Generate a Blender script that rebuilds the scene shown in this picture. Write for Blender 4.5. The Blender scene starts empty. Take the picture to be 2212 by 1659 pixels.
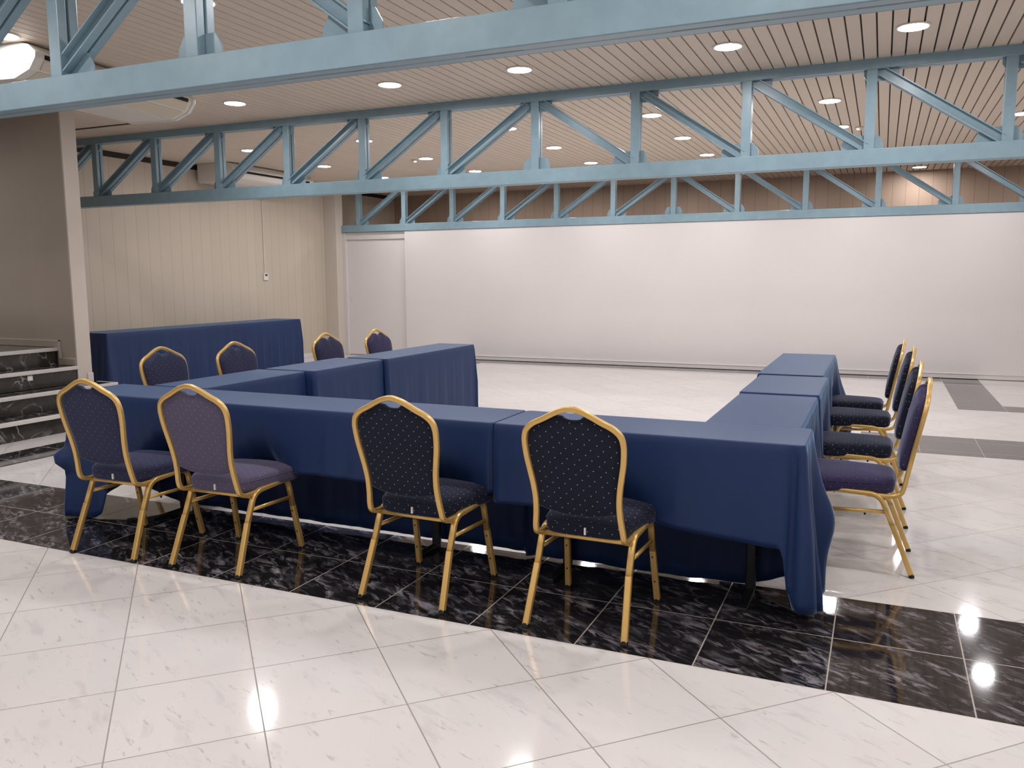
import bpy, bmesh, math, random
from mathutils import Vector, Matrix
C = bpy.context.scene.collection
random.seed(7)
PI = math.pi
T = 0.45                                   # floor tile size in metres

# ------------------------------------------------------------------ materials
def mat(name):
    m = bpy.data.materials.new(name); m.use_nodes = True
    nt = m.node_tree; nt.nodes.clear()
    out = nt.nodes.new('ShaderNodeOutputMaterial')
    b = nt.nodes.new('ShaderNodeBsdfPrincipled')
    nt.links.new(b.outputs[0], out.inputs[0])
    return m, nt, b
class G:
    """tiny node-graph helper"""
    def __init__(s, nt): s.nt = nt
    def n(s, t, **k):
        x = s.nt.nodes.new(t)
        for a, v in k.items(): setattr(x, a, v)
        return x
    def put(s, sock, v):
        if isinstance(v, bpy.types.NodeSocket): s.nt.links.new(v, sock)
        elif v is not None: sock.default_value = v
    def m(s, op, a, b=None, c=None, clamp=False):
        x = s.n('ShaderNodeMath', operation=op); x.use_clamp = clamp
        s.put(x.inputs[0], a)
        if b is not None: s.put(x.inputs[1], b)
        if c is not None: s.put(x.inputs[2], c)
        return x.outputs[0]
    def mix(s, f, a, b):
        x = s.n('ShaderNodeMix', data_type='RGBA')
        s.put(x.inputs[0], f); s.put(x.inputs[6], a); s.put(x.inputs[7], b)
        return x.outputs[2]
    def noise(s, vec, scale, detail=4, rough=.55, dist=0, dims='3D'):
        x = s.n('ShaderNodeTexNoise', noise_dimensions=dims)
        s.put(x.inputs['Vector'], vec); x.inputs['Scale'].default_value = scale
        x.inputs['Detail'].default_value = detail; x.inputs['Roughness'].default_value = rough
        x.inputs['Distortion'].default_value = dist
        return x.outputs[0]
    def ramp(s, f, stops):
        x = s.n('ShaderNodeValToRGB'); s.put(x.inputs[0], f)
        e = x.color_ramp.elements
        while len(e) < len(stops): e.new(.5)
        for i, (p, c) in enumerate(stops):
            e[i].position = p; e[i].color = c if len(c) == 4 else (*c, 1)
        return x.outputs[0]
    def xyz(s):
        tc = s.n('ShaderNodeTexCoord'); sp = s.n('ShaderNodeSeparateXYZ')
        s.nt.links.new(tc.outputs['Object'], sp.inputs[0])
        return tc, sp.outputs
    def comb(s, x, y, z):
        c = s.n('ShaderNodeCombineXYZ')
        for i, v in enumerate((x, y, z)): s.put(c.inputs[i], v)
        return c.outputs[0]
    def bump(s, h, strength, dist, bsdf):
        x = s.n('ShaderNodeBump'); s.put(x.inputs['Height'], h)
        x.inputs['Strength'].default_value = strength; x.inputs['Distance'].default_value = dist
        s.nt.links.new(x.outputs[0], bsdf.inputs['Normal'])
def c4(r, g, b): return (r, g, b, 1)
def paint(name, col, rough=.5, spec=.5, metal=0, nscale=0, namp=.06, bump=0):
    m, nt, b = mat(name); g = G(nt)
    b.inputs['Roughness'].default_value = rough; b.inputs['Metallic'].default_value = metal
    b.inputs['Specular IOR Level'].default_value = spec
    if nscale:
        tc, _ = g.xyz(); f = g.noise(tc.outputs['Object'], nscale, 5)
        d = tuple(min(1, x*(1+namp)) for x in col); e = tuple(x*(1-namp) for x in col)
        g.put(b.inputs['Base Color'], g.mix(g.ramp(f, [(.3, (0,0,0)), (.7, (1,1,1))]), c4(*e), c4(*d)))
        if bump: g.bump(f, bump, .01, b)
    else: b.inputs['Base Color'].default_value = c4(*col)
    return m

M = {}
M['truss'] = paint('truss_paint', (.225,.335,.39), .33, .5, 0, 9, .06, .08)
M['white_metal'] = paint('white_metal', (.72,.69,.63), .35, .5, 0, 3, .02)
M['ivory'] = paint('ivory_plastic', (.62,.55,.42), .4, .5, 0, 3, .02)
M['black'] = paint('dark_slot', (.012,.010,.008), .7, .2, 0, 5, .1)
M['trim_brown'] = paint('brown_trim', (.035,.026,.02), .6, .3, 0, 8, .15)
M['white_paint'] = paint('white_paint', (.70,.665,.65), .55, .35, 0, 1.2, .015)
M['skirting'] = paint('skirting_paint', (.66,.63,.61), .4, .4, 0, 2, .015)
M['post'] = paint('cream_paint', (.60,.535,.47), .5, .4, 0, 2, .02)
M['dark_leg'] = paint('black_steel', (.015,.015,.017), .4, .5, .3, 5, .1)
M['table_top'] = paint('table_board', (.35,.25,.16), .5, .4, 0, 12, .15)
M['rubber'] = paint('black_rubber', (.012,.012,.012), .6, .3, 0, 5, .1)
M['screw'] = paint('dark_screw', (.03,.022,.015), .4, .5, .4, 5, .1)
M['lcd'] = paint('grey_screen', (.06,.065,.05), .3, .5, 0, 5, .05)
M['tag'] = paint('white_tag', (.75,.75,.72), .6, .3, 0, 60, .1)

def gold():
    m, nt, b = mat('gold_paint'); g = G(nt); tc, _ = g.xyz()
    f = g.noise(tc.outputs['Object'], 30, 4)
    g.put(b.inputs['Base Color'], g.mix(f, c4(.62,.39,.115), c4(.69,.455,.15)))
    b.inputs['Metallic'].default_value = .55; b.inputs['Roughness'].default_value = .33
    b.inputs['Coat Weight'].default_value = .3; b.inputs['Coat Roughness'].default_value = .15
    return m
M['gold'] = gold()

def fabric(name, col, dot):
    m, nt, b = mat(name); g = G(nt); tc, o = g.xyz()
    ns = g.n('ShaderNodeSeparateXYZ'); nt.links.new(tc.outputs['Normal'], ns.inputs[0])
    up = g.m('GREATER_THAN', g.m('ABSOLUTE', ns.outputs[2]), .6)
    X, Y, Z = o[0], o[1], o[2]
    def lerp(a, c): return g.m('ADD', g.m('MULTIPLY', a, g.m('SUBTRACT', 1, up)), g.m('MULTIPLY', c, up))
    side = g.m('GREATER_THAN', g.m('ABSOLUTE', ns.outputs[0]), .7)
    hx = g.m('ADD', g.m('MULTIPLY', X, g.m('SUBTRACT', 1, side)), g.m('MULTIPLY', Y, side))
    U = lerp(hx, X); V = lerp(Z, Y)
    px, py = .050, .0205
    row = g.m('FLOOR', g.m('DIVIDE', V, py))
    off = g.m('MULTIPLY', g.m('FLOORED_MODULO', row, 2.0), .45)
    off = g.m('ADD', off, g.m('MULTIPLY', row, .03))
    fu = g.m('SUBTRACT', g.m('FRACT', g.m('ADD', g.m('DIVIDE', U, px), off)), .5)
    fv = g.m('SUBTRACT', g.m('FRACT', g.m('DIVIDE', V, py)), .5)
    du = g.m('MULTIPLY', fu, px); dv = g.m('MULTIPLY', fv, py)
    r = g.m('SQRT', g.m('ADD', g.m('MULTIPLY', du, du), g.m('MULTIPLY', dv, dv)))
    d = g.m('LESS_THAN', r, .0022)
    w = g.noise(tc.outputs['Object'], 420, 2)
    c0 = g.mix(w, c4(*[x*.75 for x in col]), c4(*[x*1.25 for x in col]))
    g.put(b.inputs['Base Color'], g.mix(d, c0, c4(*dot)))
    b.inputs['Roughness'].default_value = .85; b.inputs['Specular IOR Level'].default_value = .2
    b.inputs['Sheen Weight'].default_value = .5; b.inputs['Sheen Roughness'].default_value = .28
    b.inputs['Sheen Tint'].default_value = c4(.6,.68,1)
    g.bump(g.m('ADD', w, g.m('MULTIPLY', d, .6)), .25, .0015, b)
    return m
M['fab_navy'] = fabric('navy_dotted_fabric', (.0085,.0105,.023), (.26,.28,.34))
M['fab_slate'] = fabric('slate_dotted_fabric', (.026,.028,.062), (.13,.14,.22))
M['fab_mauve'] = fabric('mauve_dotted_fabric', (.088,.075,.122), (.21,.19,.28))
M['fab_violet'] = fabric('violet_dotted_fabric', (.036,.030,.075), (.14,.13,.2))

def cloth_mat(name, col):
    m, nt, b = mat(name); g = G(nt); tc, o = g.xyz()
    w = g.noise(tc.outputs['Object'], 300, 2); w2 = g.noise(tc.outputs['Object'], 2.2, 3)
    c0 = g.mix(w2, c4(*[x*.93 for x in col]), c4(*[x*1.07 for x in col]))
    g.put(b.inputs['Base Color'], c0)
    b.inputs['Roughness'].default_value = .5; b.inputs['Specular IOR Level'].default_value = .3
    b.inputs['Sheen Weight'].default_value = .42; b.inputs['Sheen Roughness'].default_value = .3
    b.inputs['Sheen Tint'].default_value = c4(.38,.64,1)
    g.bump(w, .12, .001, b)
    return m
M['cloth'] = cloth_mat('navy_tablecloth', (.0085,.0255,.090))

def emit():
    m = bpy.data.materials.new('lit_diffuser'); m.use_nodes = True
    nt = m.node_tree; nt.nodes.clear()
    out = nt.nodes.new('ShaderNodeOutputMaterial'); e = nt.nodes.new('ShaderNodeEmission')
    e.inputs[0].default_value = (1,.972,.995,1); e.inputs[1].default_value = 165
    nt.links.new(e.outputs[0], out.inputs[0]); return m
M['lit'] = emit()

def planks(name, axis, col, pitch, groove=.004, dark=.5):
    m, nt, b = mat(name); g = G(nt); tc, o = g.xyz()
    u = g.m('DIVIDE', o[axis], pitch)
    fr = g.m('ABSOLUTE', g.m('SUBTRACT', g.m('FRACT', u), .5))
    line = g.m('GREATER_THAN', fr, .5-groove/pitch)
    wn = g.n('ShaderNodeTexWhiteNoise', noise_dimensions='1D'); g.put(wn.inputs['W'], g.m('FLOOR', u))
    n = g.noise(tc.outputs['Object'], 1.5, 3)
    a = g.mix(wn.outputs[0], c4(*[x*.975 for x in col]), c4(*[x*1.025 for x in col]))
    a = g.mix(g.m('MULTIPLY', n, .06), a, c4(*[x*.8 for x in col]))
    g.put(b.inputs['Base Color'], g.mix(line, a, c4(*[x*dark for x in col])))
    b.inputs['Roughness'].default_value = .5; b.inputs['Specular IOR Level'].default_value = .2
    g.bump(g.m('SUBTRACT', 1, line), .4, .004, b)
    return m
M['plank_left'] = planks('beige_plank_wall', 1, (.545,.475,.39), .193, .0035, .75)
M['plank_far'] = planks('dimmed_plank_wall', 0, (.42,.31,.235), .193, .004, .7)  # brown put into the colour for the low light behind the partition
M['stair_wall'] = planks('taupe_wall', 0, (.42,.36,.30), .6, .0005, .97)
M['ceiling'] = planks('beige_ceiling_slats', 0, (.68,.575,.475), .095, .0001, 1)

def marble(name, col, vein, amount, scale):
    m, nt, b = mat(name); g = G(nt); tc, o = g.xyz()
    base = g.noise(tc.outputs['Object'], scale, 6, .6, .6)
    v = g.n('ShaderNodeTexNoise'); g.put(v.inputs['Vector'], tc.outputs['Object'])
    v.inputs['Scale'].default_value = scale*.55; v.inputs['Detail'].default_value = 3; v.inputs['Distortion'].default_value = 1.4
    ridge = g.m('ABSOLUTE', g.m('SUBTRACT', v.outputs[0], .5))
    vm = g.ramp(ridge, [(0, (1,1,1)), (amount, (0,0,0))])
    v3 = g.noise(tc.outputs['Object'], scale*.4, 2)
    vm = g.m('MULTIPLY', vm, g.ramp(v3, [(.45, (0,0,0)), (.6, (1,1,1))]))
    c0 = g.mix(g.ramp(base, [(.35, (0,0,0)), (.75, (1,1,1))]), c4(*col), c4(*[x*2.6+.008 for x in col]))
    g.put(b.inputs['Base Color'], g.mix(vm, c0, c4(*vein)))
    b.inputs['Roughness'].default_value = .16
    return m
M['riser'] = marble('black_marble_riser', (.016,.014,.012), (.34,.32,.30), .022, 5)
M['step_edge'] = paint('pale_stone', (.60,.57,.54), .25, .5, 0, 20, .05)

def floor_white():
    m, nt, b = mat('white_marble_tiles'); g = G(nt); tc, o = g.xyz()
    X = g.m('DIVIDE', o[0], T); Y = g.m('DIVIDE', o[1], T)
    side = g.m('GREATER_THAN', Y, 0)                     # nodes sit on y=-1 (near) and y=+1 (far)
    yy = g.m('ADD', Y, g.m('SUBTRACT', 1, g.m('MULTIPLY', side, 2)))
    xx = g.m('SUBTRACT', X, .0566)
    k = 1/(math.sqrt(2)*1.0048)
    u = g.m('MULTIPLY', g.m('ADD', xx, yy), k); v = g.m('MULTIPLY', g.m('SUBTRACT', xx, yy), k)
    def ln(t, w):
        f = g.m('ABSOLUTE', g.m('SUBTRACT', g.m('FRACT', g.m('ADD', t, .5)), .5))
        return g.m('LESS_THAN', f, w)
    line = g.m('MAXIMUM', ln(u, .0052), ln(v, .0052))
    fu = g.m('FLOOR', u); fv = g.m('FLOOR', v)
    wn = g.n('ShaderNodeTexWhiteNoise', noise_dimensions='2D'); g.put(wn.inputs['Vector'], g.comb(fu, fv, 0))
    off = g.n('ShaderNodeVectorMath', operation='SCALE'); nt.links.new(wn.outputs['Color'], off.inputs[0]); off.inputs['Scale'].default_value = 9
    ad = g.n('ShaderNodeVectorMath', operation='ADD')
    # streak space: long in one diagonal direction
    st = g.comb(g.m('MULTIPLY', g.m('SUBTRACT', o[0], g.m('MULTIPLY', o[1], .5)), 4.5), g.m('MULTIPLY', g.m('ADD', o[1], g.m('MULTIPLY', o[0], .5)), 15), 0)
    nt.links.new(st, ad.inputs[0]); nt.links.new(off.outputs[0], ad.inputs[1])
    n1 = g.noise(ad.outputs[0], 1.0, 6, .62, .5)
    n2 = g.noise(ad.outputs[0], 2.3, 4, .6, .3)
    veins = g.ramp(n1, [(.56, (0,0,0)), (.72, (1,1,1))])
    spots = g.ramp(n2, [(.63, (0,0,0)), (.70, (1,1,1))])
    c0 = g.mix(wn.outputs[0], c4(.640,.612,.592), c4(.685,.655,.633))
    c0 = g.mix(g.m('MULTIPLY', veins, .42), c0, c4(.43,.405,.42))
    c0 = g.mix(g.m('MULTIPLY', spots, .5), c0, c4(.36,.33,.33))
    g.put(b.inputs['Base Color'], g.mix(line, c0, c4(.30,.275,.25)))
    rr = g.m('ADD', g.m('MULTIPLY', line, .4), .085)
    g.put(b.inputs['Roughness'], rr)
    b.inputs['Specular IOR Level'].default_value = .55
    wav = g.noise(tc.outputs['Object'], 3.0, 1)
    g.bump(g.m('SUBTRACT', g.m('MULTIPLY', wav, .2), g.m('MULTIPLY', line, .3)), .12, .004, b)
    return m
M['floor_white'] = floor_white()
def floor_dark(name, col, hi, amt):
    m, nt, b = mat(name); g = G(nt); tc, o = g.xyz()
    X = g.m('DIVIDE', o[0], T); Y = g.m('DIVIDE', o[1], T)
    def ln(t, w):
        f = g.m('ABSOLUTE', g.m('SUBTRACT', g.m('FRACT', g.m('ADD', t, .5)), .5))
        return g.m('LESS_THAN', f, w)
    line = g.m('MAXIMUM', ln(X, .0058), ln(Y, .0058))
    wn = g.n('ShaderNodeTexWhiteNoise', noise_dimensions='2D'); g.put(wn.inputs['Vector'], g.comb(g.m('FLOOR', X), g.m('FLOOR', Y), 0))
    off = g.n('ShaderNodeVectorMath', operation='SCALE'); nt.links.new(wn.outputs['Color'], off.inputs[0]); off.inputs['Scale'].default_value = 7
    ad = g.n('ShaderNodeVectorMath', operation='ADD')
    st = g.comb(g.m('MULTIPLY', g.m('SUBTRACT', o[0], g.m('MULTIPLY', o[1], .35)), 4.2), g.m('MULTIPLY', g.m('ADD', o[1], g.m('MULTIPLY', o[0], .55)), 10), 0)
    nt.links.new(st, ad.inputs[0]); nt.links.new(off.outputs[0], ad.inputs[1])
    n1 = g.noise(ad.outputs[0], .9, 6, .6, .8)
    n2 = g.noise(ad.outputs[0], 2.1, 8, .66, 1.1)
    core = g.m('MULTIPLY', g.ramp(n1, [(.47, (0,0,0)), (.64, (1,1,1))]), g.ramp(n2, [(.46, (0,0,0)), (.66, (1,1,1))]))
    f = g.m('ADD', core, g.m('MULTIPLY', g.ramp(n2, [(.48, (0,0,0)), (.75, (1,1,1))]), .25), clamp=True)
    tint = g.mix(wn.outputs[0], c4(*hi), c4(hi[0]*.72, hi[1]*.72, hi[2]*.8))
    c0 = g.mix(g.m('MULTIPLY', f, amt), c4(*col), tint)
    g.put(b.inputs['Base Color'], g.mix(line, c0, c4(.36,.32,.28)))
    g.put(b.inputs['Roughness'], g.m('ADD', g.m('MULTIPLY', line, .35), .06))
    b.inputs['Specular IOR Level'].default_value = .5
    wav = g.noise(tc.outputs['Object'], 3.0, 1)
    g.bump(g.m('SUBTRACT', g.m('MULTIPLY', wav, .2), g.m('MULTIPLY', line, .3)), .12, .004, b)
    return m
M['floor_black'] = floor_dark('black_marble_tiles', (.012,.0105,.011), (.36,.33,.345), .95)
M['floor_grey'] = floor_dark('grey_marble_tiles', (.085,.075,.075), (.20,.18,.18), .8)

# ------------------------------------------------------------------ mesh helpers
def link(name, me, mats, parent=None, smooth=False):
    for x in mats: me.materials.append(x)
    if smooth:
        for p in me.polygons: p.use_smooth = True
    o = bpy.data.objects.new(name, me); C.objects.link(o)
    if parent: o.parent = parent
    return o
def from_bm(name, bm, m, parent=None, smooth=False, bevel=0, seg=2, angle=30):
    bmesh.ops.recalc_face_normals(bm, faces=bm.faces)
    me = bpy.data.meshes.new(name); bm.to_mesh(me); bm.free()
    o = link(name, me, m if isinstance(m, (list, tuple)) else [m], parent, smooth)
    if bevel:
        b = o.modifiers.new('bevel', 'BEVEL'); b.width = bevel; b.segments = seg; b.limit_method = 'ANGLE'; b.angle_limit = math.radians(angle)
        b.harden_normals = False
    return o
def box(bm, x0, x1, y0, y1, z0, z1, mi=0):
    v = [bm.verts.new((x, y, z)) for z in (z0, z1) for y in (y0, y1) for x in (x0, x1)]
    for q in ((0,2,3,1), (4,5,7,6), (0,1,5,4), (2,6,7,3), (0,4,6,2), (1,3,7,5)):
        f = bm.faces.new([v[i] for i in q]); f.material_index = mi
def boxobj(name, dims, m, parent=None, bevel=0):
    bm = bmesh.new(); box(bm, *dims); return from_bm(name, bm, m, parent, bevel=bevel)
def prism(bm, pts, axis, a, b):
    """extrude 2D polygon pts along axis ('x','y','z') from a to b"""
    def P(p, t):
        return {'x': (t, p[0], p[1]), 'y': (p[0], t, p[1]), 'z': (p[0], p[1], t)}[axis]
    A = [bm.verts.new(P(p, a)) for p in pts]; B = [bm.verts.new(P(p, b)) for p in pts]
    bm.faces.new(A); bm.faces.new(B[::-1]); n = len(pts)
    for i in range(n): bm.faces.new([A[i], B[i], B[(i+1) % n], A[(i+1) % n]])
def catmull(pts, k=6):
    P = [Vector(p) for p in pts]; out = []
    for i in range(len(P)-1):
        p0 = P[max(i-1, 0)]; p1 = P[i]; p2 = P[i+1]; p3 = P[min(i+2, len(P)-1)]
        for j in range(k):
            t = j/k
            out.append(.5*((2*p1)+(p2-p0)*t+(2*p0-5*p1+4*p2-p3)*t*t+(3*p1-3*p2+p3-p0)*t**3))
    out.append(P[-1]); return out
def fillet(pts, r, k=6):
    P = [Vector(p) for p in pts]; out = [P[0]]
    for i in range(1, len(P)-1):
        a = (P[i-1]-P[i]); b = (P[i+1]-P[i]); rr = min(r, a.length*.49, b.length*.49)
        A = P[i]+a.normalized()*rr; B = P[i]+b.normalized()*rr
        for j in range(k+1):
            t = j/k; out.append(A*(1-t)**2+P[i]*2*t*(1-t)+B*t*t)
    out.append(P[-1]); return out
def sweep(bm, path, w, h, ref, rnd=.3, n=3, cap=True, closed=False):
    """rounded-rectangle tube; w is measured along ref (projected), h across"""
    path = [Vector(p) for p in path]; ref = Vector(ref); r = rnd*min(w, h); prof = []
    for cx, cy, a0 in ((w/2-r, h/2-r, 0), (-w/2+r, h/2-r, 90), (-w/2+r, -h/2+r, 180), (w/2-r, -h/2+r, 270)):
        for i in range(n+1):
            a = math.radians(a0+90*i/n); prof.append((cx+r*math.cos(a), cy+r*math.sin(a)))
    rings = []
    N = len(path)
    for i, p in enumerate(path):
        if closed: d = path[(i+1) % N]-path[i-1]
        else: d = path[min(i+1, N-1)]-path[max(i-1, 0)]
        d.normalize(); a = (ref-d*ref.dot(d)).normalized(); b = d.cross(a)
        rings.append([bm.verts.new(p+a*u+b*v) for u, v in prof])
    K = len(prof)
    for i in range(N if closed else N-1):
        A, B = rings[i], rings[(i+1) % N]
        for j in range(K): bm.faces.new([A[j], A[(j+1) % K], B[(j+1) % K], B[j]])
    if cap and not closed: bm.faces.new(rings[0][::-1]); bm.faces.new(rings[-1])
def cyl(bm, c, r, z0, z1, n=24, axis='z', r2=None):
    r2 = r if r2 is None else r2
    def P(a, rr, t):
        u, v = rr*math.cos(a), rr*math.sin(a)
        return {'z': (c[0]+u, c[1]+v, t), 'x': (t, c[0]+u, c[1]+v), 'y': (c[0]+u, t, c[1]+v)}[axis]
    A = [bm.verts.new(P(2*PI*i/n, r, z0)) for i in range(n)]; B = [bm.verts.new(P(2*PI*i/n, r2, z1)) for i in range(n)]
    bm.faces.new(A[::-1]); bm.faces.new(B)
    for i in range(n): bm.faces.new([A[i], A[(i+1) % n], B[(i+1) % n], B[i]])
def thing(name, label, cat, loc=(0,0,0), rz=0, group=None):
    o = bpy.data.objects.new(name, None); C.objects.link(o); o.empty_display_size = .1
    o.location = loc; o.rotation_euler = (0,0,rz); tag(o, label, cat, group); return o
def tag(o, label, cat, group=None):
    o['label'] = label; o['category'] = cat
    if group: o['group'] = group
    return o
def struct(o): o['kind'] = 'structure'; return o
def dup(root, loc, rz, label):
    r = root.copy(); C.objects.link(r); r.location = loc; r.rotation_euler = (0,0,rz); r['label'] = label
    for ch in list(root.children):
        c = ch.copy(); C.objects.link(c); c.parent = r
        for gch in list(ch.children):
            d = gch.copy(); C.objects.link(d); d.parent = c
    return r

# ------------------------------------------------------------------ room
XL, XR, YB, YF, H = -9.08, 3.45, -8.0, 11.55, 3.03
XS = -12.2                                  # far side of the stair landing
def floor():
    xs = sorted({XS, -6.3, -5.85, 0, .9, 1.35, XR})
    ys = sorted({YB, -.45, .45, 3.88, 4.70, 6.41, 6.82, 8.91, 9.30, YF})
    bm = bmesh.new(); vv = {}
    def V(x, y):
        if (x, y) not in vv: vv[(x, y)] = bm.verts.new((x, y, 0))
        return vv[(x, y)]
    for i in range(len(xs)-1):
        for j in range(len(ys)-1):
            cx, cy = (xs[i]+xs[i+1])/2, (ys[j]+ys[j+1])/2; k = 0
            if -.45 < cy < .45: k = 1
            if -6.3 < cx < -5.85 and cy < 8.91: k = 1
            if cx > 0 and 3.88 < cy < 4.70: k = 2
            if cx < 1.35 and cx > -8.9 and 8.91 < cy: k = 2
            if .9 < cx < 1.35 and 6.41 < cy: k = 2
            if cx > .9 and 6.41 < cy < 6.82: k = 2
            f = bm.faces.new([V(xs[i], ys[j]), V(xs[i+1], ys[j]), V(xs[i+1], ys[j+1]), V(xs[i], ys[j+1])]); f.material_index = k
    me = bpy.data.meshes.new('floor'); bm.to_mesh(me); bm.free()
    return struct(link('floor', me, [M['floor_white'], M['floor_black'], M['floor_grey']]))
floor()
def ceiling():
    bm = bmesh.new(); p = .095; gw = .011; d = .022; x = math.floor(XS/p)*p; rows = []
    prof = []
    while x < XR+.2:
        prof += [(x+gw/2, H), (x+p-gw/2-.002, H), (x+p-gw/2, H+.002), (x+p-gw/2, H+d), (x+p+gw/2, H+d), (x+p+gw/2, H+.002)]
        x += p
    A = [bm.verts.new((a, YB, z)) for a, z in prof]; B = [bm.verts.new((a, YF+.3, z)) for a, z in prof]
    for i in range(len(prof)-1):
        f = bm.faces.new([A[i], B[i], B[i+1], A[i+1]])
        if prof[i][1] > H+.01 and prof[i+1][1] > H+.01: f.material_index = 1
    me = bpy.data.meshes.new('ceiling'); bm.to_mesh(me); bm.free()
    o = struct(link('ceiling', me, [M['ceiling'], M['trim_brown']]))
    return o
ceiling()
struct(boxobj('wall_left', (XL-.12, XL, 2.66, YF, 0, 2.955), M['plank_left']))
struct(boxobj('trim_1', (XL-.12, XL-.01, 2.66, YF, 2.955, H+.03), M['trim_brown']))
struct(boxobj('wall_far', (XL-.12, XR+.1, YF, YF+.12, 0, H+.03), M['plank_far']))
struct(boxobj('wall_right', (XR, XR+.12, YB, YF, 0, H+.03), M['white_paint']))
struct(boxobj('wall_back', (XS, XR+.1, YB-.12, YB, 0, H+.03), M['white_paint']))
struct(boxobj('wall_landing', (XS-.14, XS-.02, YB, 2.66, 0, H+.03), M['stair_wall']))
# wall that closes the stairs, its pale end face and stepped skirting
struct(boxobj('wall_stairs', (XS-.02, -7.235, 2.50, 2.655, 0, H+.02), M['stair_wall']))
struct(boxobj('trim_2', (-7.235, -7.215, 2.495, 2.66, .35, H+.02), M['post'], bevel=.002))
struct(boxobj('trim_6', (-7.2145, -7.208, 2.60, 2.668, .358, .45), M['skirting'], bevel=.002))
bm = bmesh.new()
prism(bm, [(-7.235,.55), (-7.235,.60), (-7.45,.60), (-7.45,.775), (XS,.775), (XS,.712), (-7.475,.712), (-7.475,.535), (-7.235,.535)], 'y', 2.486, 2.50)
struct(from_bm('baseboard_stairs', bm, M['stair_wall'], bevel=.002))
bm = bmesh.new()
for d in ((-7.45,-7.235,.598,.608), (-7.46,-7.445,.598,.783), (XS,-7.445,.773,.783)): box(bm, d[0], d[1], 2.484, 2.50, d[2], d[3])
struct(from_bm('trim_7', bm, M['post']))
# thin dark joint crossing the ceiling boards beside the stairs wall
struct(boxobj('trim_8', (-8.35, -6.95, 3.36, 3.395, H-.006, H+.004), M['trim_brown']))
# pilaster
struct(boxobj('wall_pilaster', (XL, -8.82, 9.15, 9.36, 0, H), M['post'], bevel=.004))
# white partition, frame, side panel
struct(boxobj('wall_partition', (-7.52, XR, 9.33, 9.44, .004, 2.198), M['white_paint'], bevel=.004))
struct(boxobj('door_1', (-8.76, -7.50, 9.385, 9.43, .01, 2.065), M['white_paint'], bevel=.003))
bm = bmesh.new()
box(bm, -8.82, -8.755, 9.345, 9.44, 0, 2.198); box(bm, -8.755, -7.52, 9.36, 9.44, 2.068, 2.198)
struct(from_bm('trim_3', bm, M['skirting'], bevel=.004))
o = boxobj('door_latch', (-8.695, -8.68, 9.375, 9.386, .98, 1.06), M['skirting'], bpy.data.objects['door_1'], bevel=.002)
o['label'] = 'small recessed latch'
bm = bmesh.new(); box(bm, -7.52, XR, 9.318, 9.33, .006, .064); box(bm, -7.52, XR, 9.312, 9.33, .064, .072)
struct(from_bm('baseboard_far', bm, M['skirting'], bevel=.003))
struct(boxobj('trim_5', (XL, XL+.015, 2.66, 9.15, 0, .08), M['skirting'], bevel=.003))

# ------------------------------------------------------------------ stairs
st = thing('staircase', 'dark marble steps with pale stone nosings beside the taupe wall', 'stairs', (-6.7, 0, 0))
rise = .178
NX = [-6.67, -6.95, -7.22, -7.485]
for i, nx in enumerate(NX):
    z = rise*(i+1); y1 = 2.494 if i != 1 else 2.72
    y0 = -4.0; back = (NX[i+1]-.02 if i < 3 else XS)
    if i == 1: back = -7.2
    bm = bmesh.new(); box(bm, nx-.02+6.7, nx+.022+6.7, y0, y1, z-.036, z)
    if i == 1: box(bm, -7.2+6.7, nx-.02+6.7, 2.685, 2.72, z-.036, z)
    from_bm('nosing', bm, M['step_edge'], st, bevel=.004)
    bm = bmesh.new(); box(bm, back+6.7, nx-.02+6.7, y0, y1 if i != 1 else 2.685, z-.034, z-.002)
    from_bm('tread', bm, M['floor_black'] if i < 3 else M['floor_grey'], st)
    bm = bmesh.new(); box(bm, nx-.03+6.7, nx-.008+6.7, y0, (2.494 if i != 1 else 2.55), z-rise, z-.036)
    from_bm('riser', bm, M['riser'], st)
bm = bmesh.new(); box(bm, XS+6.7, -7.5+6.7, -4, 2.494, .0, .676)
from_bm('landing_base', bm, M['riser'], st)
bm = bmesh.new(); box(bm, -7.2+6.7, -6.99+6.7, 2.5, 2.66, 0, .318)
from_bm('side_base', bm, M['riser'], st)
sl = thing('step_light', 'small square white fitting on the dark third stair riser', 'step light', (-7.226, 1.985, .465))
boxobj('cover', (0, .006, -.027, .027, -.025, .025), M['white_metal'], sl, bevel=.003)
boxobj('lens', (.006, .008, -.018, .018, -.014, .014), M['tag'], sl, bevel=.001)

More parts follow.
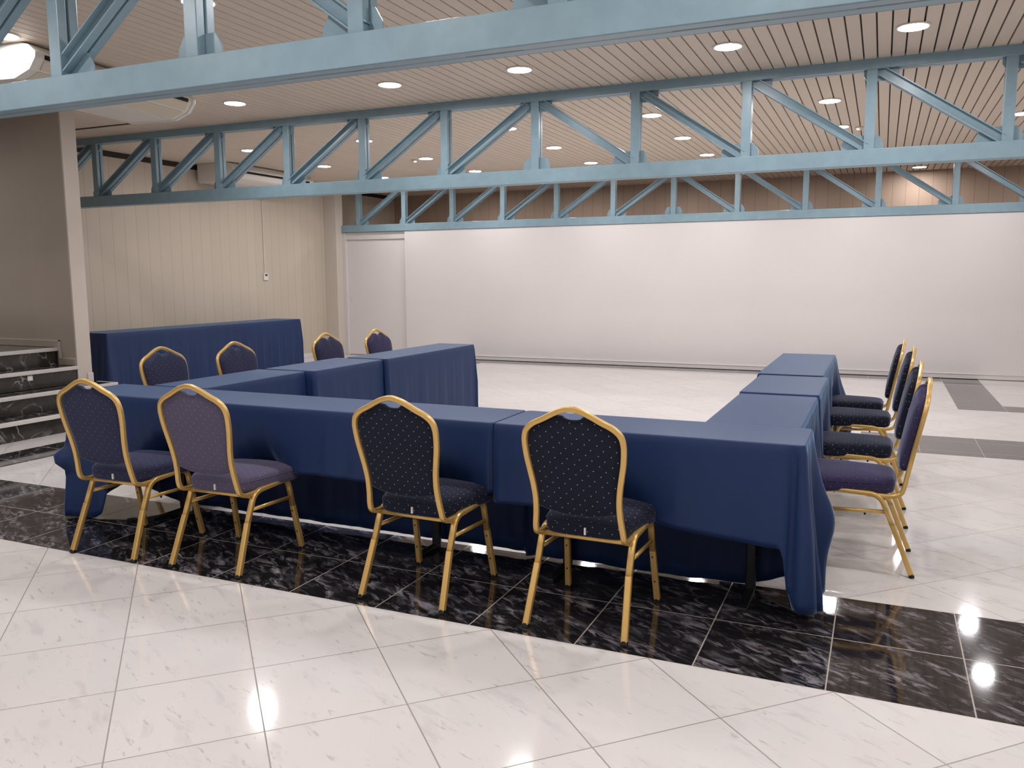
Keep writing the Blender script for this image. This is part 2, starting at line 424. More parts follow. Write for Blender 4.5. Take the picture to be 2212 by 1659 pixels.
# ------------------------------------------------------------------ trusses
XC = -2.82
def truss(name, label, Y, zb, ch, pitch, tz, wy=.14, ob=.025, ot=.07):
    r = thing(name, label, 'truss', (XC, Y, zb), 0, 'blue steel roof trusses')
    Yc = wy/2; gap = .012
    def chord(nm, z0, z1):
        bm = bmesh.new(); L, R_ = XL-XC+.01, XR-XC-.01
        t = .008
        for s in (0, 1):
            ya, yb = (0, t) if s == 0 else (wy-t, wy)
            box(bm, L, R_, ya, yb, z0, z1)
            yi, yo = (t, Yc-gap/2) if s == 0 else (Yc+gap/2, wy-t)
            box(bm, L, R_, yi, yo, z0, z0+t); box(bm, L, R_, yi, yo, z1-t, z1)
        x = L+.4; k = 0
        while x < R_:
            ln = .28+.5*((k*37) % 5)/5
            box(bm, x, min(x+ln, R_), Yc-gap/2, Yc+gap/2, z0+.001, z0+.008); x += ln+.25+.25*((k*53) % 4)/3; k += 1
        return from_bm(nm, bm, M['truss'], r, bevel=.005, seg=2)
    chord('bottom_chord', 0, ch); chord('top_chord', tz-zb, tz-zb+ch)
    zt = tz-zb; n = int((XR-XC-.1)/pitch)
    for i in range(-n, n+1):
        x = i*pitch
        bm = bmesh.new()
        for ya, yb in ((.012, Yc-.007), (Yc+.007, wy-.012)): box(bm, x-.038, x+.038, ya, yb, ch-.01, zt+.01)
        from_bm('vertical', bm, M['truss'], r, bevel=.004)
        bm = bmesh.new()           # gusset plates
        s = 0 if i == 0 else (1 if i < 0 else -1)
        a, b_ = (-.13, .13) if s == 0 else ((-.10, .20) if s > 0 else (-.20, .10)); h_ = .11
        prism(bm, [(x+a, ch-.01), (x+b_, ch-.01), (x+b_, ch+h_*.45), (x+b_-.035, ch+h_), (x+a+.035, ch+h_), (x+a, ch+h_*.45)], 'y', Yc-.005, Yc+.005)
        from_bm('gusset_plate', bm, M['truss'], r); bm = bmesh.new()
        a, b_ = (-.15, .15) if s == 0 else ((-.19, .06) if s > 0 else (-.06, .19)); h_ = .085
        prism(bm, [(x+a, zt+.01), (x+b_, zt+.01), (x+b_, zt-h_*.5), (x+b_-.03, zt-h_), (x+a+.03, zt-h_), (x+a, zt-h_*.5)], 'y', Yc-.005, Yc+.005)
        from_bm('gusset_plate', bm, M['truss'], r)
    for i in list(range(-n-1, 0))+list(range(1, n+2)):
        sgn = 1 if i < 0 else -1     # from bottom of i up to the top of i+sgn
        if abs(i) > n:
            x0 = i*pitch; 
            if abs(x0) > XR-XC+.3: continue
        xb = i*pitch+sgn*ob; xt = (i+sgn)*pitch-sgn*ot
        p0 = Vector((xb, 0, ch+.015)); p1 = Vector((xt, 0, zt-.02))
        if abs(i) > n:
            lim = (XL-XC+.02) if i < 0 else (XR-XC-.02)
            if (xb-lim)*sgn < 0:
                t = (lim-xb)/(xt-xb); p0 = p0.lerp(p1, min(max(t, 0), .9))
        d = (p1-p0).normalized(); nrm = Vector((-d.z, 0, d.x)); w = .036
        bm = bmesh.new()
        def slab(u0, u1, ya, yb):
            q = [p0+nrm*u0, p0+nrm*u1, p1+nrm*u1, p1+nrm*u0]
            prism(bm, [(v.x, v.z) for v in q], 'y', ya, yb)
        slab(-w, w, Yc-.013, Yc-.007); slab(-w, w, Yc+.007, Yc+.013)
        for u in (-w, w-.007):
            slab(u, u+.007, Yc-.052, Yc-.013); slab(u, u+.007, Yc+.013, Yc+.052)
        from_bm('diagonal', bm, M['truss'], r)
    return r
truss('roof_truss', 'large blue steel truss nearest the camera, crossing the top of the room', -.294, 2.262, .135, .89, 2.99, .14, -.03, .15)
truss('roof_truss', 'blue steel truss in the middle, ending at the beige plank wall', 3.83, 2.238, .123, .929, 2.955, .12)
truss('roof_truss', 'farthest blue steel truss above the white partition wall', 9.312, 2.200, .122, .942, 2.94, .12)

# ------------------------------------------------------------------ ceiling lights
def make_light():
    r = thing('ceiling_light', '', 'ceiling light', (0,0,H), 0, 'round ceiling lights')
    bm = bmesh.new(); n = 40
    R0, R1 = .094, .108
    rings = []
    for rr, z in ((R1, -.001), (R1, -.006), (R1-.004, -.010), (R0, -.010), (R0, -.002)):
        rings.append([bm.verts.new((rr*math.cos(2*PI*i/n), rr*math.sin(2*PI*i/n), z)) for i in range(n)])
    for a, b in zip(rings, rings[1:]):
        for i in range(n): bm.faces.new([a[i], a[(i+1) % n], b[(i+1) % n], b[i]])
    bm.faces.new(rings[0])
    from_bm('frame', bm, M['white_metal'], r)
    bm = bmesh.new(); v = [bm.verts.new((R0*math.cos(2*PI*i/n), R0*math.sin(2*PI*i/n), -.006)) for i in range(n)]
    c = bm.verts.new((0,0,-.009))
    for i in range(n): bm.faces.new([v[(i+1) % n], v[i], c])
    from_bm('diffuser', bm, M['lit'], r)
    return r
ORD = ['leftmost', 'second from left', 'third from left', 'fourth from left', 'fifth from left', 'sixth from left', 'seventh from left', 'eighth from left']
rows = [
 ('in the rear row behind the camera', [(-7.2,-6.2), (-5.5,-6.2), (-3.8,-6.2), (-2.1,-6.2), (-.4,-6.2), (1.3,-6.2)]),
 ('in the third row behind the near truss', [(-5.5,-3.7), (-3.8,-3.7), (-2.1,-3.7), (-.4,-3.7), (1.3,-3.7), (2.6,-3.7)]),
 ('in the row overhead on the camera side', [(-7.2,-1.3), (-5.5,-1.3), (-3.8,-1.3), (-2.1,-1.3), (-.4,-1.3), (1.3,-1.3), (2.6,-1.3)]),
 ('in the row just past the near truss', [(-5.39,.66), (-3.69,.69), (-2.1,.68), (-.5,.68), (1.1,.68), (2.6,.68)]),
 ('in the row between near and middle trusses', [(-5.53,3.03), (-3.81,3.00), (-2.60,2.99), (-.98,3.01), (.22,3.04), (1.9,3.02)]),
 ('in the first row past the middle truss', [(-7.42,5.38), (-5.66,5.37), (-3.76,5.35), (-2.12,5.29), (-.42,5.32), (1.35,5.32)]),
 ('in the second row past the middle truss', [(-7.49,7.05), (-5.74,7.0), (-3.79,6.85), (-2.14,6.82), (-.40,6.84), (1.35,6.82)]),
 ('in the row just before the far truss', [(-7.47,8.60), (-5.74,8.53), (-3.82,8.42), (-2.14,8.34), (-.35,8.30), (1.33,8.30)]),
 ('in the mostly added row behind the far truss', [(-6.7,10.3), (-4.9,10.3), (-3.1,10.3), (-1.3,10.3), (.55,11.06), (2.4,10.3)]),  # all but the fifth are added out of sight to brighten the far wall
 ('in the unseen group added over the stair landing', [(-10.6,-1.4), (-9.0,-1.4), (-10.6,.9), (-9.0,.9)]),  # unseen lamps added to lift the brightness of the stairs wall
]
base = None
for rn, pts in rows:
    for i, (x, y) in enumerate(pts):
        lab = 'round lit ceiling light, %s %s' % (ORD[i], rn)
        if base is None: base = make_light(); base.location = (x, y, H); base['label'] = lab
        else: dup(base, (x, y, H), 0, lab)
# small devices on the ceiling
def detector():
    r = thing('smoke_detector', 'small ivory ceiling detector beside the second light past the middle truss', 'smoke detector', (-5.97, 7.08, H), 0, 'ceiling detectors')
    bm = bmesh.new(); cyl(bm, (0,0), .045, -.012, .0, 20); from_bm('base', bm, M['ivory'], r)
    bm = bmesh.new(); cyl(bm, (0,0), .026, -.036, -.012, 20, r2=.034); from_bm('sensor', bm, M['white_metal'], r)
    return r
d0 = detector()
dup(d0, (-.20, 6.96, H), 0, 'small ivory ceiling detector right of a light, seen through the middle truss')

# ------------------------------------------------------------------ air conditioners
def aircon(label, loc, rz, L, W, D, flap='ivory'):
    """ceiling-hung unit: long axis local y, blows to +x; origin at ceiling centre"""
    r = thing('air_conditioner', label, 'air conditioner', loc, rz, 'ceiling hung air conditioners')
    w = W/2
    pr = [(-w,0), (-w,-D+.02), (-w+.03,-D), (w-.20,-D), (w-.06,-D+.055), (w-.005,-D+.13), (w,-D+.17), (w-.06,-.012), (w-.12,0)]
    bm = bmesh.new(); prism(bm, pr, 'y', -L/2, L/2)
    from_bm('casing', bm, M['white_metal'], r, bevel=.012, seg=3)
    # side cheeks
    for s in (-1, 1):
        y = s*(L/2-.01); bm = bmesh.new()
        q = [(a[0]*1.008+(.004 if a[0] > 0 else -.004), a[1]-(.006 if a[1] < -.01 else 0)) for a in pr]
        prism(bm, q, 'y', y-.02, y+.02); from_bm('end_cheek', bm, M['white_metal'], r, bevel=.006, seg=2)
    # outlet flap following the slope, dark slot above it, line below it
    def strip(nm, a, b, off, th, m, y0, y1):
        A, B = Vector((a[0], 0, a[1])), Vector((b[0], 0, b[1])); d = (B-A).normalized(); n_ = Vector((d.z, 0, -d.x))
        bm = bmesh.new(); q = [A+n_*off, B+n_*off, B+n_*(off+th), A+n_*(off+th)]
        prism(bm, [(v.x, v.z) for v in q], 'y', y0, y1); return from_bm(nm, bm, m, r)
    yy = L/2-.08
    strip('outlet_flap', (w-.052,-D+.062), (w-.010,-D+.122), 0, .006, M[flap], -yy, yy)
    strip('air_slot', (w-.0075,-D+.128), (w-.002,-D+.158), 0, .004, M['black'], -yy, yy)
    strip('lower_flap', (w-.19,-D+.004), (w-.068,-D+.052), 0, .004, M[flap], -yy, yy)
    bm = bmesh.new(); box(bm, -w+.10, w-.24, -L/2+.1, L/2-.1, -D-.006, -D+.002)
    from_bm('intake_grille', bm, M['white_metal'], r, bevel=.003)
    return r
aircon('long white air conditioner hanging from ceiling behind the near truss', (-5.78, 1.635, H), math.radians(6.5), 1.67, .72, .235)
aircon('white air conditioner at the plank wall ceiling behind the middle truss', (-8.67, 7.0, H), 0, 1.80, .66, .265, 'white_metal')
# dark bracket left under it
bk = boxobj('wall_bracket', (-9.08, -8.93, 6.15, 6.42, 2.56, 2.585), M['black'], None); tag(bk, 'thin dark bracket on the plank wall under the middle truss', 'bracket')

# ------------------------------------------------------------------ thermostat
th = thing('thermostat', 'small white wall thermostat with grey screen on plank wall', 'thermostat', (XL, 7.54, 1.42))
boxobj('case', (0, .022, -.055, .055, -.058, .058), M['white_metal'], th, bevel=.005)
s_ = boxobj('screen', (.022, .024, -.028, .030, .008, .040), M['lcd'], th)
cb = boxobj('cable_duct', (XL, XL+.012, 7.515, 7.535, 1.478, 2.955), M['post'], None); tag(cb, 'thin vertical cable running up the wall from the thermostat', 'cable')

# ------------------------------------------------------------------ tables and cloths
ZT = .745
def make_table(L, D, label, loc, rz, xl=None):
    r = thing('folding_table', label, 'table', loc, rz, 'narrow folding tables under blue cloths')
    boxobj('table_top', (-L/2, L/2, -D/2, D/2, ZT-.032, ZT-.008), M['table_top'], r, bevel=.003)
    for s in (-1, 1):
        x = s*(L/2-.19 if xl is None else xl)
        y = D/2-.03
        bm = bmesh.new(); sweep(bm, [(x, y, .02), (x, y, ZT-.032)], .045, .03, (1,0,0)); lg = from_bm('leg', bm, M['dark_leg'], r)
        boxobj('foot', (x-.02, x+.02, -D/2+.09, y+.01, 0, .02), M['dark_leg'], lg, bevel=.003)
    return r
def cloth(name, label, x0, x1, y0, y1, hems, fold, seed, z=ZT, group='blue tablecloths', lobes=()):
    """hems: per side F(-y) R(+x) B(+y) L(-x): None (no overhang) or function u(0..1) -> hem height. fold: per side ripple size"""
    rnd = random.Random(seed)
    rr = .022; per = []
    def side(a, b, nrm, key):
        d = Vector(b)-Vector(a); n = max(2, int(d.length/.014))
        for i in range(n+1):
            u = i/n; per.append((Vector(a)+d*u, Vector(nrm), key, u, d.length))
    def corner(c, a0, k0, k1):
        for i in range(1, 5):
            a = math.radians(a0+90*i/5); per.append((Vector((c[0]+rr*math.cos(a), c[1]+rr*math.sin(a))), Vector((math.cos(a), math.sin(a))), (k0, k1, i/5), 1, 1))
    side((x0+rr, y0), (x1-rr, y0), (0,-1), 'F'); corner((x1-rr, y0+rr), -90, 'F', 'R')
    side((x1, y0+rr), (x1, y1-rr), (1,0), 'R'); corner((x1-rr, y1-rr), 0, 'R', 'B')
    side((x1-rr, y1), (x0+rr, y1), (0,1), 'B'); corner((x0+rr, y1-rr), 90, 'B', 'L')
    side((x0, y1-rr), (x0, y0+rr), (-1,0), 'L'); corner((x0+rr, y0+rr), 180, 'L', 'F')
    ph = {k: [rnd.uniform(0, 6.28) for _ in range(6)] for k in 'FRBL'}
    def hem(k, u): return z-.004 if hems[k] is None else hems[k](u)
    def ripple(k, u, L):
        s = u*L; p = ph[k]; A = fold[k]
        edge = min(1, min(u, 1-u)*L/.05+.25)
        return A*edge*(.5*math.sin(2*PI*s/.31+p[0])+.35*math.sin(2*PI*s/.17+p[1])+.3*math.sin(2*PI*s/.55+p[2])+.18*math.sin(2*PI*s/.083+p[3]))
    cols = []
    NR = 16
    for (P, n, k, u, L) in per:
        if isinstance(k, tuple):
            h = hem(k[0], 1)*(1-k[2])+hem(k[1], 0)*k[2]
            if hems[k[0]] is None: h = hem(k[1], 0)
            if hems[k[1]] is None: h = hem(k[0], 1)
            rp = 0; both = hems[k[0]] is not None and hems[k[1]] is not None
            flare = .03 if both else 0
        else:
            h = hem(k, u); rp = ripple(k, u, L); flare = .012
        col = [(P.x-n.x*.018, P.y-n.y*.018, z), (P.x-n.x*.0055, P.y-n.y*.0055, z), (P.x-n.x*.0015, P.y-n.y*.0015, z-.0012), (P.x, P.y, z-.0045)]
        for j in range(1, NR+1):
            t = j/NR; zz = (z-.0045)*(1-t)+h*t; dr = (z-zz)
            o = .004+flare*min(1, dr/.35)+rp*min(1, dr/.30)**1.2+abs(fold.get(k, .01) if isinstance(k, str) else .01)*.4*t
            for (lx, ly, amp, wd, zl, wz) in lobes:
                o += amp*math.exp(-((P.x-lx)**2+(P.y-ly)**2)/wd**2)*math.exp(-((zz-zl)/wz)**2)
            if z-h < .02: o = 0
            col.append((P.x+n.x*o, P.y+n.y*o, zz))
        cols.append(col)
    bm = bmesh.new(); V = [[bm.verts.new(p) for p in c] for c in cols]; N = len(V)
    for i in range(N):
        A, B = V[i], V[(i+1) % N]
        if (Vector(cols[i][-1])-Vector(cols[(i+1) % N][-1])).length < 1e-6 and False: continue
        for j in range(len(A)-1): bm.faces.new([A[j], A[j+1], B[j+1], B[j]])
    bm.faces.new([c[0] for c in V])
    bmesh.ops.recalc_face_normals(bm, faces=bm.faces)
    o = from_bm(name, bm, M['cloth'], None, smooth=True)
    s = o.modifiers.new('thickness', 'SOLIDIFY'); s.thickness = .0016; s.offset = 1
    return tag(o, label, 'tablecloth', group)
def lin(*pts):
    def f(u):
        for (a, za), (b, zb) in zip(pts, pts[1:]):
            if u <= b: return za+(zb-za)*max(0, (u-a))/(b-a+1e-9)
        return pts[-1][1]
    return f
def k_(v): return lambda u: v
def hx(x0, x1, *pts): return lin(*[((x-x0)/(x1-x0), z) for x, z in pts])
# front row
make_table(2.70, .37, 'narrow table under the long front cloth, left of the seam', (-2.815, .205, 0), 0, .87)
make_table(1.27, .37, 'narrow table under the front right cloth', (-.79, .205, 0), 0, .43)
f1 = hx(-4.18, -1.452, (-4.18,.02), (-4.02,.02), (-3.96,.05), (-3.86,.25), (-3.74,.36), (-3.0,.40), (-2.36,.42), (-1.75,.40), (-1.52,.385), (-1.452,.42))
cloth('tablecloth', 'blue cloth on the front table, left of the seam, behind three chairs', -4.18, -1.452, .008, .402,
      {'F': f1, 'R': None, 'B': lin((0,.022), (.86,.03), (1,.12)), 'L': lin((0,.12), (.6,.06), (.75,.03), (1,.02))},
      {'F': .010, 'R': 0, 'B': .008, 'L': .008}, 3, lobes=[(-4.18,.03,.085,.06,.36,.045), (-4.18,.03,.03,.1,.0,.2)]+[(cx_, .008, -.135, .17, .36, .14) for cx_ in (-3.425, -2.785, -1.70)])
f2 = hx(-1.446, -.13, (-1.446,.385), (-1.055,.40), (-.69,.372), (-.40,.345), (-.176,.332), (-.166,.19), (-.13,.10))
cloth('tablecloth', 'blue cloth on the front table right of the seam, touching the floor', -1.446, -.128, .004, .398,
      {'F': f2, 'R': lin((0,.085), (.15,.06), (.60,.02), (.80,.06), (1,.10)), 'B': lin((0,.10), (.10,.05), (.2,.012), (.6,.006), (.8,.013), (1,.008)), 'L': None},
      {'F': .006, 'R': .040, 'B': .008, 'L': 0}, 11, lobes=[(-.922,.004,-.135,.17,.36,.14), (-.166,.004,-.030,.016,.3,.6), (-.128,.02,.030,.05,.05,.35), (-.128,.17,.055,.08,.0,.35), (-.128,.10,-.02,.025,.1,.4), (-.128,.40,.075,.08,.36,.12)])
# left arm
for i, (a, b, lab) in enumerate([(.44,1.36,'first'), (1.40,2.24,'second'), (2.27,3.79,'last')]):
    make_table(b-a-.03, .34, 'narrow table in the left arm, %s behind the front row' % lab, ((-3.74, -3.68, -3.62)[i], (a+b)/2, 0), PI/2)
cloth('tablecloth', 'short blue cloth on the left arm nearest the front table', -3.945, -3.535, .418, 1.368,
      {'F': None, 'R': lin((0,.10), (.9,.10), (1,.12)), 'B': None, 'L': k_(.12)}, {'F': 0, 'R': .006, 'B': 0, 'L': .01}, 21, z=ZT+.001)
cloth('tablecloth', 'middle blue cloth of the left table arm, just past the dark seam', -3.90, -3.462, 1.378, 2.245,
      {'F': k_(.08), 'R': lin((0,.08), (1,.07)), 'B': None, 'L': k_(.12)}, {'F': .002, 'R': .004, 'B': 0, 'L': .005}, 22, z=ZT+.006, lobes=[(-3.90,1.64,-.09,.2,.4,.16)])
cloth('tablecloth', 'blue cloth on the far end of the left table arm', -3.81, -3.428, 2.25, 3.80,
      {'F': k_(.08), 'R': lin((0,.07), (1,.05)), 'B': k_(.06), 'L': k_(.12)}, {'F': .002, 'R': .0025, 'B': .015, 'L': .005}, 23, z=ZT+.011, lobes=[(-3.80,2.71,-.05,.2,.4,.16), (-3.80,3.36,-.13,.2,.4,.16)])
# right arm
for i, (a, b, lab) in enumerate([(.43,1.40,'first'), (1.42,2.30,'second'), (2.32,3.84,'last')]):
    make_table(b-a-.03, .34, 'narrow table in the right arm, %s behind the front row' % lab, (-.385, (a+b)/2, 0), PI/2)
cloth('tablecloth', 'short blue cloth on the right arm touching the front table', -.588, -.178, .408, 1.425,
      {'F': None, 'R': lin((0,.40), (.5,.38), (1,.34)), 'B': None, 'L': k_(.32)}, {'F': 0, 'R': .022, 'B': 0, 'L': .01}, 31, z=ZT-.004, lobes=[(-.178,1.035,-.06,.2,.42,.14)])
cloth('tablecloth', 'middle blue cloth of the right table arm', -.592, -.172, 1.432, 2.31,
      {'F': k_(ZT-.012), 'R': lin((0,.33), (1,.30)), 'B': None, 'L': k_(.32)}, {'F': 0, 'R': .022, 'B': 0, 'L': .01}, 32, z=ZT+.004, lobes=[(-.172,1.865,-.07,.2,.42,.14)])
cloth('tablecloth', 'farthest blue cloth of the right table arm, hanging low at its end', -.610, -.205, 2.318, 3.87,
      {'F': k_(ZT-.006), 'R': lin((0,.32), (.6,.30), (1,.10)), 'B': k_(.08), 'L': k_(.32)}, {'F': 0, 'R': .024, 'B': .02, 'L': .01}, 33, z=ZT+.011, lobes=[(-.205,3.87,.12,.2,.2,.3), (-.205,2.90,-.04,.2,.42,.14), (-.205,3.52,-.09,.18,.42,.14)])
# side table by the plank wall
make_table(3.50, .44, 'long side table standing against the beige plank wall', (-8.58, 5.62, 0), PI/2)
cloth('tablecloth', 'floor-length dark blue cloth on the side table by the plank wall', -8.86, -8.34, 3.80, 7.46,
      {'F': k_(.02), 'R': k_(.02), 'B': k_(.02), 'L': k_(.3)}, {'F': .015, 'R': .006, 'B': .015, 'L': .0}, 41, z=.745, lobes=[(-8.34,3.80,.06,.15,.0,.4)])

# ------------------------------------------------------------------ chairs
def yb(z): return -.18-.1*(z-.385)/.53
OUT = [(.180,.42), (.174,.47), (.171,.53), (.176,.59), (.186,.65), (.1945,.70), (.1985,.745), (.198,.780), (.188,.812), (.160,.838), (.115,.860), (.065,.886), (.03,.899), (0,.904)]
def make_chair(label):
    r = thing('banquet_chair', label, 'chair', (0,0,0), 0, 'gold framed banquet chairs')
    # back frame
    half = [(.184,-.035,.374), (.184,-.10,.371), (.183,-.150,.373), (.182,-.180,.388)]+[(x, yb(z)-.006, z) for x, z in OUT]
    full = half+[(-x, y, z) for x, y, z in half[-2::-1]]
    bm = bmesh.new(); path = catmull(full, 5)
    # profile kept in the plane of the back: reference is the local y axis
    sweepvar(bm, path, .0205, .0225)
    from_bm('back_frame', bm, M['gold'], r, smooth=True)
    # side frames: rail, legs
    for s in (-1, 1):
        rail = fillet([(s*.192,-.150,.235), (s*.190,-.092,.377), (s*.190,.160,.387), (s*.193,.192,.235)], .050, 7)
        bm = bmesh.new(); sweep(bm, rail, .026, .022, (1,0,0), .22, 2); from_bm('seat_rail', bm, M['gold'], r, smooth=True)
        for (a, b, fr) in (((s*.192,-.150,.240), (s*.205,-.240,.012), 0), ((s*.193,.191,.240), (s*.205,.236,.012), 1)):
            bm = bmesh.new(); sweep(bm, [a, b], .0265, .0235, (1,0,0), .2, 2)
            lg = from_bm('leg', bm, M['gold'], r)
            A, B = Vector(a), Vector(b); d = (B-A).normalized()
            bm = bmesh.new(); sweep(bm, [B-d*.004, B+d*.012], .028, .024, (1,0,0), .3); from_bm('foot_cap', bm, M['rubber'], lg)
            if fr:
                for t in (.12, .62):
                    p = A.lerp(B, t); bm = bmesh.new()
                    cyl(bm, (p.x, p.z), .004, p.y-.0145, p.y+.0145, 10, 'y'); from_bm('bolt', bm, M['screw'], lg)
        bm = bmesh.new(); sweep(bm, [(s*.193,-.122,.298), (s*.193,.176,.288)], .014, .018, (1,0,0), .4); st_ = from_bm('stretcher', bm, M['gold'], r, smooth=True)
        for t in (-.03, .12):
            bm = bmesh.new(); cyl(bm, (s*.193, t), .005, .276, .286, 10); from_bm('bumper', bm, M['rubber'], st_)
    bm = bmesh.new(); sweep(bm, [(-.185,-.115,.362), (.185,-.115,.362)], .020, .018, (0,0,1), .35); from_bm('crossbar', bm, M['gold'], r, smooth=True)
    bm = bmesh.new(); sweep(bm, [(-.185,.150,.378), (.185,.150,.378)], .020, .018, (0,0,1), .35); from_bm('crossbar', bm, M['gold'], r, smooth=True)
    # seat pad
    loop = []
    pts = [(0,-.158), (.08,-.157), (.135,-.148), (.165,-.120), (.178,-.07), (.190,.0), (.205,.09), (.216,.17), (.214,.215), (.192,.243), (.13,.256), (.05,.262), (0,.263)]
    hp = catmull([(x, y, 0) for x, y in pts], 4); loop = hp+[Vector((-p.x, p.y, 0)) for p in hp[-2:0:-1]]
    c = Vector((0, .06, 0)); bm = bmesh.new(); rings = []
    for sc, z in ((.90,.3875), (.965,.389), (.992,.396), (1.0,.410), (1.0,.432), (.990,.446), (.965,.455), (.90,.461), (.75,.466), (.5,.470), (.25,.472)):
        rings.append([bm.verts.new((c.x+(p.x-c.x)*sc, c.y+(p.y-c.y)*sc, z-.012)) for p in loop])
    n = len(loop)
    for a, b in zip(rings, rings[1:]):
        for i in range(n): bm.faces.new([a[i], a[(i+1) % n], b[(i+1) % n], b[i]])
    bm.faces.new(rings[0]); bm.faces.new(rings[-1])
    seat = from_bm('seat', bm, M['fab_navy'], r, smooth=True)
    bm = bmesh.new(); sweep(bm, [(c.x+(p.x-c.x)*1.0, c.y+(p.y-c.y)*1.0, .4275) for p in loop], .004, .004, (0,0,1), .5, closed=True)
    from_bm('piping', bm, M['fab_navy'], seat, smooth=True)
    tg = boxobj('tag', (.012, .019, -.1655, -.1570, .388, .416), M['tag'], seat); tg['label'] = 'small white tag'
    # back pad
    inn = []
    cur = catmull([(x, z, 0) for x, z in OUT], 4)
    for i, p in enumerate(cur):
        if p.y < .497: continue
        a = cur[max(i-1, 0)]; b = cur[min(i+1, len(cur)-1)]; d = (b-a).normalized(); nn = Vector((-d.y, d.x, 0))
        q = p+nn*.0102
        if q.x < .047 or q.y > .878: continue
        inn.append((q.x, q.y))
    half2 = [(0,.470), (.05,.472), (.10,.479), (.14,.491)]+inn+[(.042,.874), (.034,.866), (.018,.861), (0,.860)]
    lp = half2+[(-x, z) for x, z in half2[-2:0:-1]]
    cz = .66; bm = bmesh.new(); rings = []
    for sc, dy in ((.5,-.014), (.85,-.012), (.97,-.008), (1.0,-.001), (1.0,.010), (.985,.020), (.95,.028), (.88,.034), (.6,.041), (.3,.044)):
        rings.append([bm.verts.new((x*sc, yb(cz+(z-cz)*sc)+dy+.002, cz+(z-cz)*sc)) for x, z in lp])
    n = len(lp)
    for a, b in zip(rings, rings[1:]):
        for i in range(n): bm.faces.new([a[i], a[(i+1) % n], b[(i+1) % n], b[i]])
    bm.faces.new(rings[0]); bm.faces.new(rings[-1])
    from_bm('backrest', bm, M['fab_navy'], r, smooth=True)
    return r
def sweepvar(bm, path, dy, dn):
    """back frame tube: depth dy along the local fore-aft direction, width dn across"""
    N = len(path); rings = []; r = .25*dy
    prof = []
    for cx, cy, a0 in ((dy/2-r, dn/2-r, 0), (-dy/2+r, dn/2-r, 90), (-dy/2+r, -dn/2+r, 180), (dy/2-r, -dn/2+r, 270)):
        for i in range(4):
            a = math.radians(a0+30*i); prof.append((cx+r*math.cos(a), cy+r*math.sin(a)))
    for i, p in enumerate(path):
        d = (path[min(i+1, N-1)]-path[max(i-1, 0)]).normalized()
        # across direction: lies mostly in x for the uprights, z for the arch
        cen = Vector((0, p.y, .62)); rad = Vector((p.x, 0, 0)) if p.z < .6 else Vector((p.x, 0, (p.z-.6)*1.2))
        b = rad-d*rad.dot(d)
        if b.length < 1e-4: b = Vector((1 if p.x > 0 else -1, 0, 0))
        b.normalize(); a = b.cross(d).normalized()
        rings.append([bm.verts.new(p+a*u+b*v) for u, v in prof])
    K = len(prof)
    for A, B in zip(rings, rings[1:]):
        for j in range(K): bm.faces.new([A[j], A[(j+1) % K], B[(j+1) % K], B[j]])
    bm.faces.new(rings[0][::-1]); bm.faces.new(rings[-1])

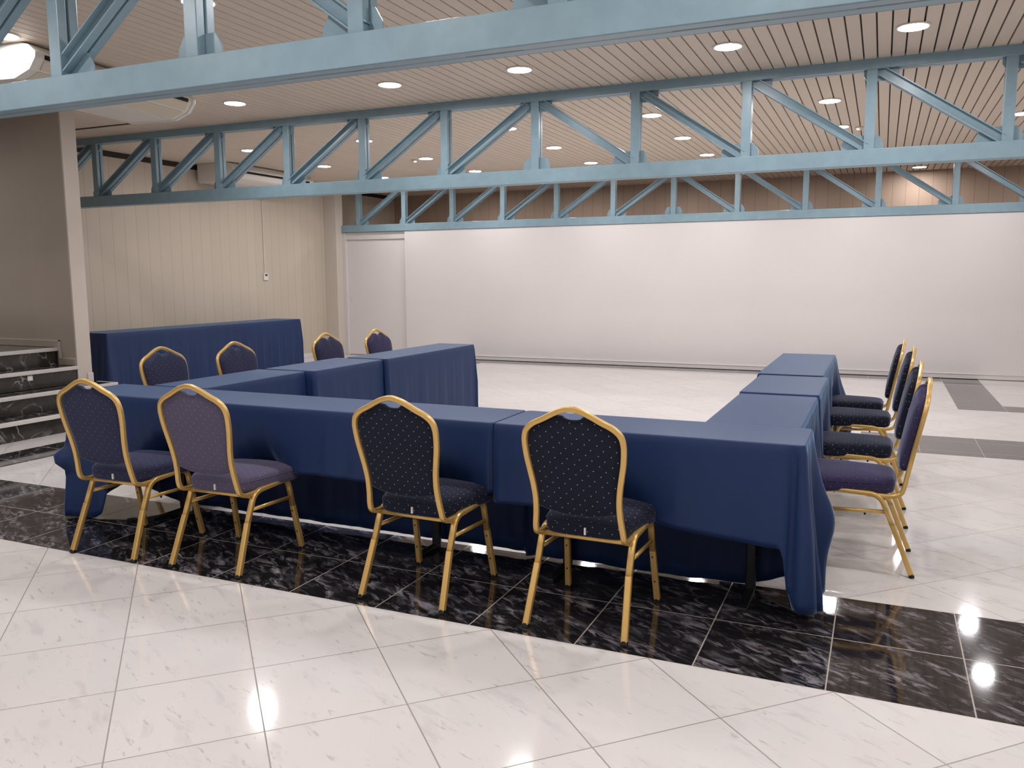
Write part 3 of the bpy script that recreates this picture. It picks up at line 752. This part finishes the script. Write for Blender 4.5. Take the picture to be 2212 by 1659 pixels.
chair0 = None
def place(x, y, rz, label, fab):
    global chair0
    if chair0 is None: chair0 = make_chair(label); c = chair0; c.location = (x, y, 0); c.rotation_euler = (0,0,rz)
    else: c = dup(chair0, (x, y, 0), rz, label)
    for ch in c.children_recursive:
        if ch.name.split('.')[0] in ('seat', 'backrest', 'piping') and ch.material_slots:
            ch.material_slots[0].link = 'OBJECT'; ch.material_slots[0].material = M[fab]
    return c
R = math.radians
place(-.922, -.140, R(-1), 'navy dotted banquet chair with gold frame, rightmost in the front row', 'fab_navy')
place(-1.700, -.145, R(-2), 'navy dotted gold-framed chair before the cloth seam, third in the front row', 'fab_navy')
place(-2.785, -.170, R(1), 'faded mauve banquet chair with gold frame in the front row', 'fab_mauve')
place(-3.425, -.205, R(2), 'slate dotted gold-framed chair at the left end of the front row', 'fab_slate')
for xx_, yy_, rz, lab, fab in [(.056, 1.035, 90.5, 'gold-framed chair with violet seat, nearest of the four at the right arm', 'fab_violet'),
                      (.052, 1.865, 90, 'navy gold-framed chair, second nearest of the four at the right arm', 'fab_navy'),
                      (.050, 2.90, 90, 'navy gold-framed chair, third nearest of the four at the right arm', 'fab_navy'),
                      (.005, 3.56, 89, 'navy gold-framed chair, farthest of the four at the right arm', 'fab_navy')]:
    place(xx_, yy_, R(rz), lab, fab)
LC = [(-4.29, 1.08, -90, 'leftmost gold-framed chair behind the left table arm, before the side table', 'fab_slate'),
      (-4.13, 1.64, -90, 'second gold-framed chair behind the left arm, before the side table', 'fab_slate'),
      (-4.07, 2.71, -90, 'third gold-framed chair behind the left arm, right of the side table', 'fab_slate'),
      (-3.97, 3.36, -90, 'farthest gold-framed chair behind the left arm, before the white panel', 'fab_violet')]
for x, y, rz, lab, fab in LC: place(x, y, R(rz), lab, fab)

# ------------------------------------------------------------------ camera, world, view
cam = bpy.data.cameras.new('camera'); co = bpy.data.objects.new('camera', cam); C.objects.link(co)
Rv, Uv, Fv = Vector((0.914534, 0.404480, -0.004769)), Vector((-0.047358, 0.118771, 0.991792)), Vector((-0.401727, 0.906802, -0.127776))
mt = Matrix((( Rv.x, Uv.x, -Fv.x), (Rv.y, Uv.y, -Fv.y), (Rv.z, Uv.z, -Fv.z))).to_4x4()
mt.translation = Vector((.1104, -3.3042, 1.3934)); co.matrix_world = mt
cam.sensor_width = 36; cam.sensor_fit = 'HORIZONTAL'; cam.lens = 1793.375/2212*36; cam.clip_end = 100; cam.clip_start = .05
sc = bpy.context.scene; sc.camera = co
w = bpy.data.worlds.new('world'); sc.world = w; w.use_nodes = True
w.node_tree.nodes['Background'].inputs[0].default_value = (.5,.45,.42,1); w.node_tree.nodes['Background'].inputs[1].default_value = .05
sc.view_settings.view_transform = 'Standard'; sc.view_settings.look = 'None'
sc.view_settings.exposure = 0; sc.view_settings.gamma = 1; sc.view_settings.use_curve_mapping = False
